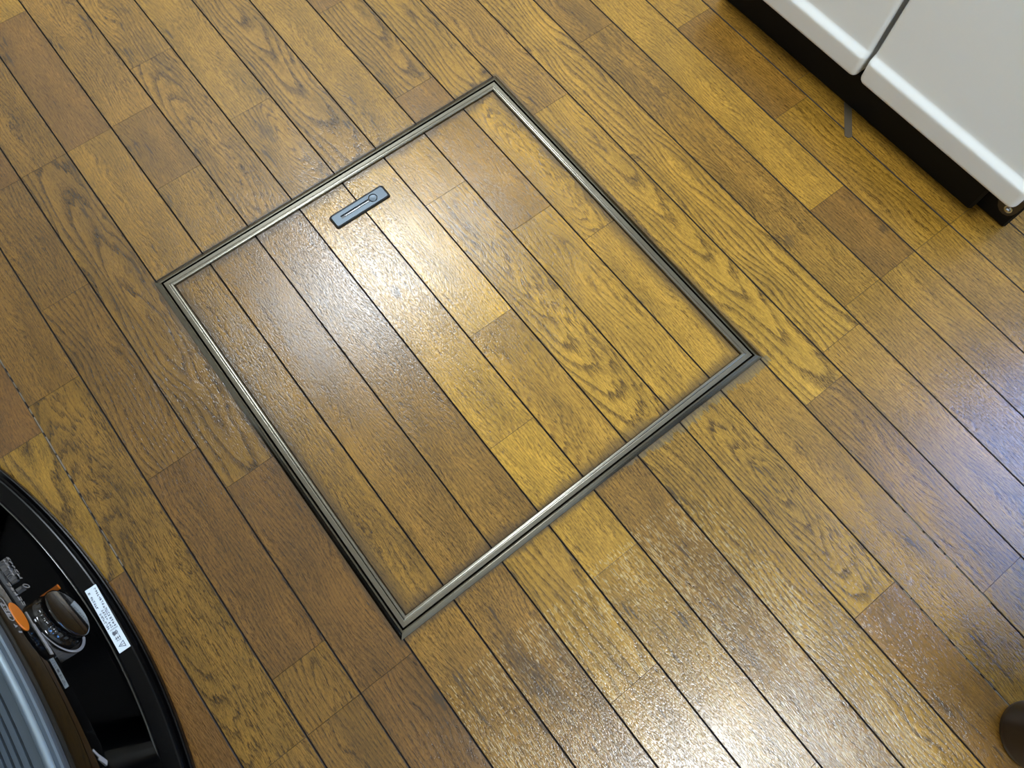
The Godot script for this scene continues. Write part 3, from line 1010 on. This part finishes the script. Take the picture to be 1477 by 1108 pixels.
func heater():
	var t := thing("oil_heater", "black oil heater with a curved drip tray, large knob and white warning label", "heater")
	# the tray: rim, flat, bead, floor
	var st := begin()
	var rings := []
	for q in [[0.004, 0.0005], [0.0, 0.004], [0.0, 0.011], [0.0008, 0.0132], [0.0022, 0.0138], [0.0062, 0.0128], [0.0085, 0.0128], [0.0100, 0.0150], [0.0115, 0.0156], [0.0270, 0.0172], [0.050, 0.0170]]:
		rings.append(tray_loop(q[0], q[1]))
	for i in rings.size() - 1:
		var n: int = rings[i].size()
		for k in n:
			quad(st, rings[i][(k + 1) % n], rings[i][k], rings[i + 1][k], rings[i + 1][(k + 1) % n])
	for e in [0, rings.size() - 1]:
		var ring: Array = rings[e]
		var c := Vector3(-0.5, ring[0].y, 0.391)
		for k in ring.size():
			face(st, [c, ring[k], ring[(k + 1) % ring.size()]], Vector3(-0.5, 0.008, 0.391))
	var tray := put("drip_tray", done(st), M.black_tray, t, "curved black drip tray")
	st = begin(true)
	var beads := []
	for k in 11:
		var a := PI - PI * k / 10.0
		beads.append(tray_loop(0.0300 + 0.0021 * cos(a), 0.0166 + 0.0034 * sin(a)))
	for i in beads.size() - 1:
		var n: int = beads[i].size()
		for k in n:
			quad(st, beads[i][(k + 1) % n], beads[i][k], beads[i + 1][k], beads[i + 1][(k + 1) % n])
	put("tray_bead", done(st), M.bead, tray, "glossy raised bead round the tray")
	# warning label on the tray
	var lu := Vector3(0.010, 0, -1).normalized()          # reading direction
	var lv := Vector3(-1, 0.09, 0).normalized()           # up in the writing
	var lo := Vector3(-0.2555, 0.0173, 0.4225)
	st = begin()
	var n_up := lu.cross(lv).normalized()
	if n_up.y < 0:
		n_up = -n_up
	var lw := 0.0895
	var lh := 0.0138
	var q0 := [lo, lo + lu * lw, lo + lu * lw + lv * lh, lo + lv * lh]
	var q1 := []
	for p in q0:
		q1.append(p + n_up * 0.0009)
	face(st, q1.duplicate(), lo - n_up)
	for k in 4:
		face(st, [q0[k], q0[(k + 1) % 4], q1[(k + 1) % 4], q1[k]], lo + lu * lw / 2 + lv * lh / 2)
	var lab := put("warning_label", done(st), M.label, tray, "white warning label with dark print")
	st = begin()
	var bo := lo + n_up * 0.0009
	write_warning(st, bo, lu, lv, lw, lh)
	var put_ink := put("label_print", done(st), M.ink, tray)
	put_ink.set_meta("label", "dark blue print of the warning label")
	# curved front panel
	var za := 0.120
	var zb := 0.662
	st = begin(true)
	var sec := [[0.065, 0.0165], [0.0360, 0.0165], [0.0475, 0.1650], [0.0480, 0.1680], [0.0500, 0.1700], [0.0530, 0.1708], [0.065, 0.1708]]
	arc_sweep(st, sec, za, zb)
	var panel := put("front_panel", done(st), M.black_panel, t, "glossy black control panel")
	var ink := begin()
	panel_print(ink)
	put("panel_print", done(ink), M.print, panel)
	st = begin()
	lathe_into(st, [[0.0, -0.002], [0.0185, -0.002], [0.0185, 0.0004], [0.0175, 0.0010], [0.0, 0.0010]], 32, panel_frame(0.3615, 0.1418, 0.50))
	put("orange_oval", done(st), M.orange, panel, "orange oval window")
	st = begin()
	lathe_into(st, [[0.0, -0.002], [0.0036, -0.002], [0.0036, 0.0006], [0.0, 0.0008]], 20, panel_frame(0.3150, 0.0340, 0.45))
	put("orange_oval", done(st), M.orange, panel, "small orange mark")  # plain orange oval set on the panel beside the knob
	# knob: fluted side, plain domed face
	st = begin(true)
	var kx := panel_frame(0.3685, 0.0830, 1.0)
	var nf := 96
	var kp := [[0.0340, -0.002, 0.0], [0.0340, 0.003, 0.0], [0.0318, 0.004, 1.0], [0.0312, 0.0130, 1.0], [0.0322, 0.0140, 0.0], [0.0318, 0.0158, 0.0], [0.0290, 0.0168, 0.0]]
	for k in nf:
		for i in kp.size() - 1:
			var q := []
			for e in [[k, i], [k + 1, i], [k + 1, i + 1], [k, i + 1]]:
				var a: float = TAU * e[0] / nf
				var p = kp[e[1]]
				var rad: float = p[0] - 0.0016 * p[2] * (0.5 + 0.5 * cos(a * 24.0))
				q.append(kx * Vector3(rad * cos(a), p[1], rad * sin(a)))
			face(st, q, kx * Vector3(0, 0.008, 0))
		var a0 := TAU * k / nf
		var a1 := TAU * (k + 1) / nf
		face(st, [kx * Vector3(0, 0.0163, 0), kx * Vector3(0.029 * cos(a0), 0.0168, 0.029 * sin(a0)), kx * Vector3(0.029 * cos(a1), 0.0168, 0.029 * sin(a1))], kx * Vector3(0, 0.008, 0))
	var knob := put("knob", done(st), M.black_gloss, panel, "large glossy black knob with a fluted side")
	knob.name = "knob"
	# body behind the panel, deck with a rounded front ridge and slots
	box("lower_body", Vector3(-0.60, 0.0175, 0.140), Vector3(-0.345, 0.168, 0.645), 0.004, M.black, t)
	st = begin()
	var slots := [0.0750, 0.0825, 0.0890, 0.0955, 0.1020, 0.1085]
	var ds := [[0.0512, 0.1725], [0.0500, 0.1740], [0.0500, 0.1796], [0.0508, 0.1822], [0.0527, 0.1834]]
	ds += [[0.0660, 0.1834], [0.0700, 0.1834]]
	for q in slots:
		ds += [[q - 0.0012, 0.1834], [q - 0.0010, 0.1790], [q + 0.0010, 0.1790], [q + 0.0012, 0.1834]]
	ds += [[0.115, 0.1834], [0.30, 0.1834], [0.30, 0.1725]]
	arc_sweep(st, ds, za, zb)
	var deck := put("top_deck", done(st), M.deck, t, "grey metal deck with a bright ridge and dark slots")
	st = begin(true)
	var rs := []
	for k in 13:
		var a := PI - PI * k / 12.0
		rs.append([0.0606 + 0.0048 * cos(a), 0.1834 + 0.0046 * sin(a)])
	arc_sweep(st, rs, za + 0.0005, zb - 0.0005)
	put("ridge", done(st), M.rim, deck, "bright rounded ridge")
	for q in slots:
		st = begin()
		arc_sweep(st, [[q - 0.00098, 0.1782], [q - 0.00098, 0.1798], [q + 0.00098, 0.1798], [q + 0.00098, 0.1782]], za + 0.01, zb - 0.01)
		put("vent_slot", done(st), M.dark, deck, "dark vent slot")
	box("upper_case", Vector3(-0.60, 0.183, 0.150), Vector3(-0.400, 0.46, 0.635), 0.010, M.black, t)

func arc_x(d: float, z: float) -> float:
	return -1.544 + sqrt((1.3 - d) * (1.3 - d) - (z - 0.415) * (z - 0.415))

# a section [[set-back, height], ...] carried along the heater's curved front
func arc_sweep(st: SurfaceTool, sec: Array, za: float, zb: float):
	var poly := PackedVector2Array()
	for q in sec:
		poly.append(Vector2(q[0], q[1]))
	var cw := Geometry2D.is_polygon_clockwise(poly)
	var n := 28
	for k in n:
		var z0 := lerpf(za, zb, float(k) / n)
		var z1 := lerpf(za, zb, float(k + 1) / n)
		for i in sec.size():
			var a = sec[i]
			var b = sec[(i + 1) % sec.size()]
			var q := [Vector3(arc_x(a[0], z0), a[1], z0), Vector3(arc_x(a[0], z1), a[1], z1), Vector3(arc_x(b[0], z1), b[1], z1), Vector3(arc_x(b[0], z0), b[1], z0)]
			if not cw:
				q.reverse()
			quad(st, q[0], q[1], q[2], q[3])
	var ids := Geometry2D.triangulate_polygon(poly)
	for e in [[za, 1.0], [zb, -1.0]]:
		for i in range(0, ids.size(), 3):
			var f := []
			for k in 3:
				var p := poly[ids[i + k]]
				f.append(Vector3(arc_x(p.x, e[0]), p.y, e[0]))
			face(st, f, f[0] + Vector3(0, 0, e[1]))

func panel_back(y: float) -> float:
	return 0.0360 + 0.0115 * (y - 0.0165) / 0.1485

# point on the panel for a reader's (right, up), with the way it faces
func panel_frame(z: float, y: float, squash: float) -> Transform3D:
	var d := panel_back(y)
	var R := 1.3 - d
	var n := Vector3(sqrt(R * R - (z - 0.415) * (z - 0.415)) / R, 0.077, (z - 0.415) / R).normalized()
	var u := Vector3.UP.cross(n).normalized()
	var v := n.cross(u)
	return Transform3D(Basis(u, n, -v * squash), Vector3(arc_x(d, z), y, z))

func panel_stroke(st: SurfaceTool, pts: Array, width: float, closed := false):
	var m := pts.size()
	for i in (m if closed else m - 1):
		var a: Vector2 = pts[i]
		var b: Vector2 = pts[(i + 1) % m]
		var c := (a + b) / 2.0
		var xf := panel_frame(-c.x - 0.0022, c.y - 0.0055, 1.0)
		stroke(st, [a - c, b - c], width, xf.origin, xf.basis.x, -xf.basis.z, 0.0003)

func panel_marks(st: SurfaceTool, rng: RandomNumberGenerator, x0: float, y0: float, x1: float, y1: float, s: float, w: float):
	var d := Vector2(x1 - x0, y1 - y0)
	var n := int(d.length() / (s * 1.2))
	for i in n:
		var p := Vector2(x0, y0) + d * (float(i) / n)
		for k in 3:
			var a := rng.randf()
			var b := clampf(a + rng.randf_range(-0.25, 0.25), 0, 1)
			if rng.randf() < 0.5:
				panel_stroke(st, [p + Vector2(0.05, a) * s, p + Vector2(0.95, b) * s], w)
			else:
				panel_stroke(st, [p + Vector2(a, 0.05) * s, p + Vector2(b, 0.95) * s], w)

# strokes of a sign inside a unit square, drawn at (x, y) with size s
func glyph(st: SurfaceTool, lines: Array, x: float, y: float, s: float, w: float, o: Vector3, u: Vector3, v: Vector3):
	for l in lines:
		var pts := []
		for i in range(0, l.size(), 2):
			pts.append(Vector2(x + l[i] * s, y + l[i + 1] * s))
		stroke(st, pts, w, o, u, v, 0.0002)

func small_marks(st: SurfaceTool, rng: RandomNumberGenerator, x0: float, x1: float, y: float, s: float, w: float, o: Vector3, u: Vector3, v: Vector3):
	# print too small to read in the photograph: short crossed strokes, sign by sign
	var x := x0
	while x + s <= x1:
		if rng.randf() < 0.93:
			var g := []
			for k in 3:
				var a := rng.randf()
				if rng.randf() < 0.5:
					g.append([0.08, a, 0.92, clampf(a + rng.randf_range(-0.2, 0.2), 0, 1)])
				else:
					g.append([a, 0.05, clampf(a + rng.randf_range(-0.2, 0.2), 0, 1), 0.95])
			glyph(st, g, x, y, s, w, o, u, v)
		x += s * 1.22

func write_warning(st: SurfaceTool, o: Vector3, u: Vector3, v: Vector3, lw: float, lh: float):
	# triangle with its mark, then the two signs of "caution"
	glyph(st, [[0.5, 0.95, 0.98, 0.08, 0.02, 0.08, 0.5, 0.95], [0.5, 0.66, 0.5, 0.36], [0.5, 0.25, 0.5, 0.20]], 0.0035, 0.0032, 0.0078, 0.00062, o, u, v)
	var chu := [[0.12, 0.88, 0.24, 0.78], [0.05, 0.62, 0.18, 0.54], [0.05, 0.08, 0.24, 0.40], [0.58, 0.98, 0.68, 0.86], [0.36, 0.78, 0.96, 0.78], [0.40, 0.45, 0.92, 0.45], [0.32, 0.08, 1.0, 0.08], [0.66, 0.78, 0.66, 0.08]]
	var i_ := [[0.5, 1.0, 0.5, 0.88], [0.12, 0.88, 0.88, 0.88], [0.34, 0.84, 0.38, 0.74], [0.66, 0.84, 0.62, 0.74], [0.04, 0.73, 0.96, 0.73], [0.24, 0.62, 0.76, 0.62, 0.76, 0.34, 0.24, 0.34, 0.24, 0.62], [0.24, 0.48, 0.76, 0.48], [0.10, 0.22, 0.04, 0.06], [0.30, 0.26, 0.34, 0.04, 0.72, 0.04, 0.78, 0.14], [0.52, 0.28, 0.60, 0.16], [0.84, 0.26, 0.96, 0.10]]
	glyph(st, chu, 0.0132, 0.0042, 0.0062, 0.0006, o, u, v)
	glyph(st, i_, 0.0208, 0.0042, 0.0064, 0.0006, o, u, v)
	var rng := RandomNumberGenerator.new()
	rng.seed = 8
	for k in 2:
		stroke(st, [Vector2(0.0290 + 0.0010 * k, 0.0015), Vector2(0.0290 + 0.0010 * k, 0.0108)], 0.0003, o, u, v, 0.0002)
	small_marks(st, rng, 0.0315, 0.060, 0.0100, 0.0024, 0.00042, o, u, v)
	small_marks(st, rng, 0.0315, 0.060, 0.0062, 0.0024, 0.00038, o, u, v)
	small_marks(st, rng, 0.0315, 0.0615, 0.0022, 0.0027, 0.00046, o, u, v)
	small_marks(st, rng, 0.061, 0.0855, 0.0098, 0.0025, 0.00042, o, u, v)
	small_marks(st, rng, 0.062, 0.0868, 0.0020, 0.0025, 0.00042, o, u, v)

func panel_print(st: SurfaceTool):
	var rng := RandomNumberGenerator.new()
	rng.seed = 21
	# the 0 and the small lines beside it
	var p := Vector2(-0.3195, 0.1010)
	var ring := []
	for k in 12:
		ring.append(p + Vector2(0.0024 * cos(TAU * k / 12), 0.0052 * sin(TAU * k / 12)))
	panel_stroke(st, ring, 0.0011, true)
	panel_marks(st, rng, -0.3120, 0.0985, -0.2747, 0.0955, 0.0048, 0.0008)
	panel_marks(st, rng, -0.3050, 0.1090, -0.2800, 0.1055, 0.0040, 0.0006)
	panel_marks(st, rng, -0.3482, 0.1235, -0.3150, 0.1285, 0.0052, 0.0009)
	# pill and word beside the orange window
	var pill := []
	for k in 24:
		var a := TAU * k / 24
		pill.append(Vector2(-0.354, 0.1605) + Vector2((0.011 if cos(a) > 0 else -0.011) + 0.0040 * cos(a), 0.0040 * sin(a)))
	panel_stroke(st, pill, 0.0010, true)
	panel_marks(st, rng, -0.3640, 0.1583, -0.3440, 0.1583, 0.0046, 0.0011)
	panel_marks(st, rng, -0.3850, 0.1570, -0.3705, 0.1600, 0.0044, 0.0008)
	# row of pictures
	for k in 5:
		var q := Vector2(-0.4085 + 0.0078 * k, 0.1285 + 0.0006 * k)
		panel_stroke(st, [q - Vector2(0.0028, 0), q + Vector2(0.0028, 0)], 0.0046)
	panel_stroke(st, [Vector2(-0.372, 0.1315), Vector2(-0.358, 0.1310)], 0.0024)
	# arc of the knob's scale, swelling towards its end
	for k in 20:
		var a0 := deg_to_rad(112 + 125.0 * k / 20)
		var a1 := deg_to_rad(112 + 125.0 * (k + 1) / 20)
		var c := Vector2(-0.3700, 0.0880)
		panel_stroke(st, [c + Vector2(cos(a0), sin(a0)) * 0.0405, c + Vector2(cos(a1), sin(a1)) * 0.0405], lerpf(0.0014, 0.0042, k / 19.0))
	# worn sticker low on the panel's far side
	panel_stroke(st, [Vector2(-0.5390, 0.1250), Vector2(-0.5330, 0.1320)], 0.0060)
	panel_stroke(st, [Vector2(-0.5300, 0.1330), Vector2(-0.5240, 0.1375)], 0.0028)

# ------------------------------------------------------------------ stool
func stool():
	var t := thing("stool", "dark walnut stool whose round leg stands on the oak strips", "stool", Vector3(0.527, 0, 1.157))
	var leg := [[0.0, 0.0], [0.036, 0.0], [0.039, 0.004], [0.0395, 0.012], [0.037, 0.10], [0.032, 0.42], [0.0, 0.42]]
	for q in [[0, 0], [0.27, 0.10], [0.10, 0.30], [0.37, 0.36]]:
		var st := begin(true)
		lathe_into(st, leg, 36, Transform3D(Basis.IDENTITY, Vector3(q[0], 0, q[1])))
		put("leg", done(st), M.walnut, t)
	lathe("seat", [[0.0, 0.42], [0.24, 0.42], [0.25, 0.43], [0.25, 0.45], [0.235, 0.46], [0.0, 0.462]], M.walnut, t, 48, Transform3D(Basis.IDENTITY, Vector3(0.19, 0, 0.19)))

# ------------------------------------------------------------------ small things
func small_things():
	# strip of grey tape that shows under the refrigerator's doors
	var st := begin()
	var a := Vector3(1.030, 0.0, 0.380)
	var b := Vector3(0.982, 0.0, 0.4265)
	var d := (b - a).normalized()
	var s := Vector3(-d.z, 0, d.x) * 0.0058
	var y := Vector3(0, 0.0011, 0)
	var low := [a - s, b - s, b + d * 0.003, b + s, a + s]
	var cen := (a + b) / 2
	for i in 5:
		var p: Vector3 = low[i]
		var q: Vector3 = low[(i + 1) % 5]
		face(st, [p, q, q + y, p + y], cen + y * 0.5)
		face(st, [cen + y, p + y, q + y], cen - y)
		face(st, [cen, p, q], cen + y * 3)
	var m := plain(Color(0.33, 0.29, 0.23), 0.4)
	var o := put("tape_strip", done(st), m, self)
	o.set_meta("label", "short strip of grey tape on the oak floor by the refrigerator's door gap")
	o.set_meta("category", "tape")
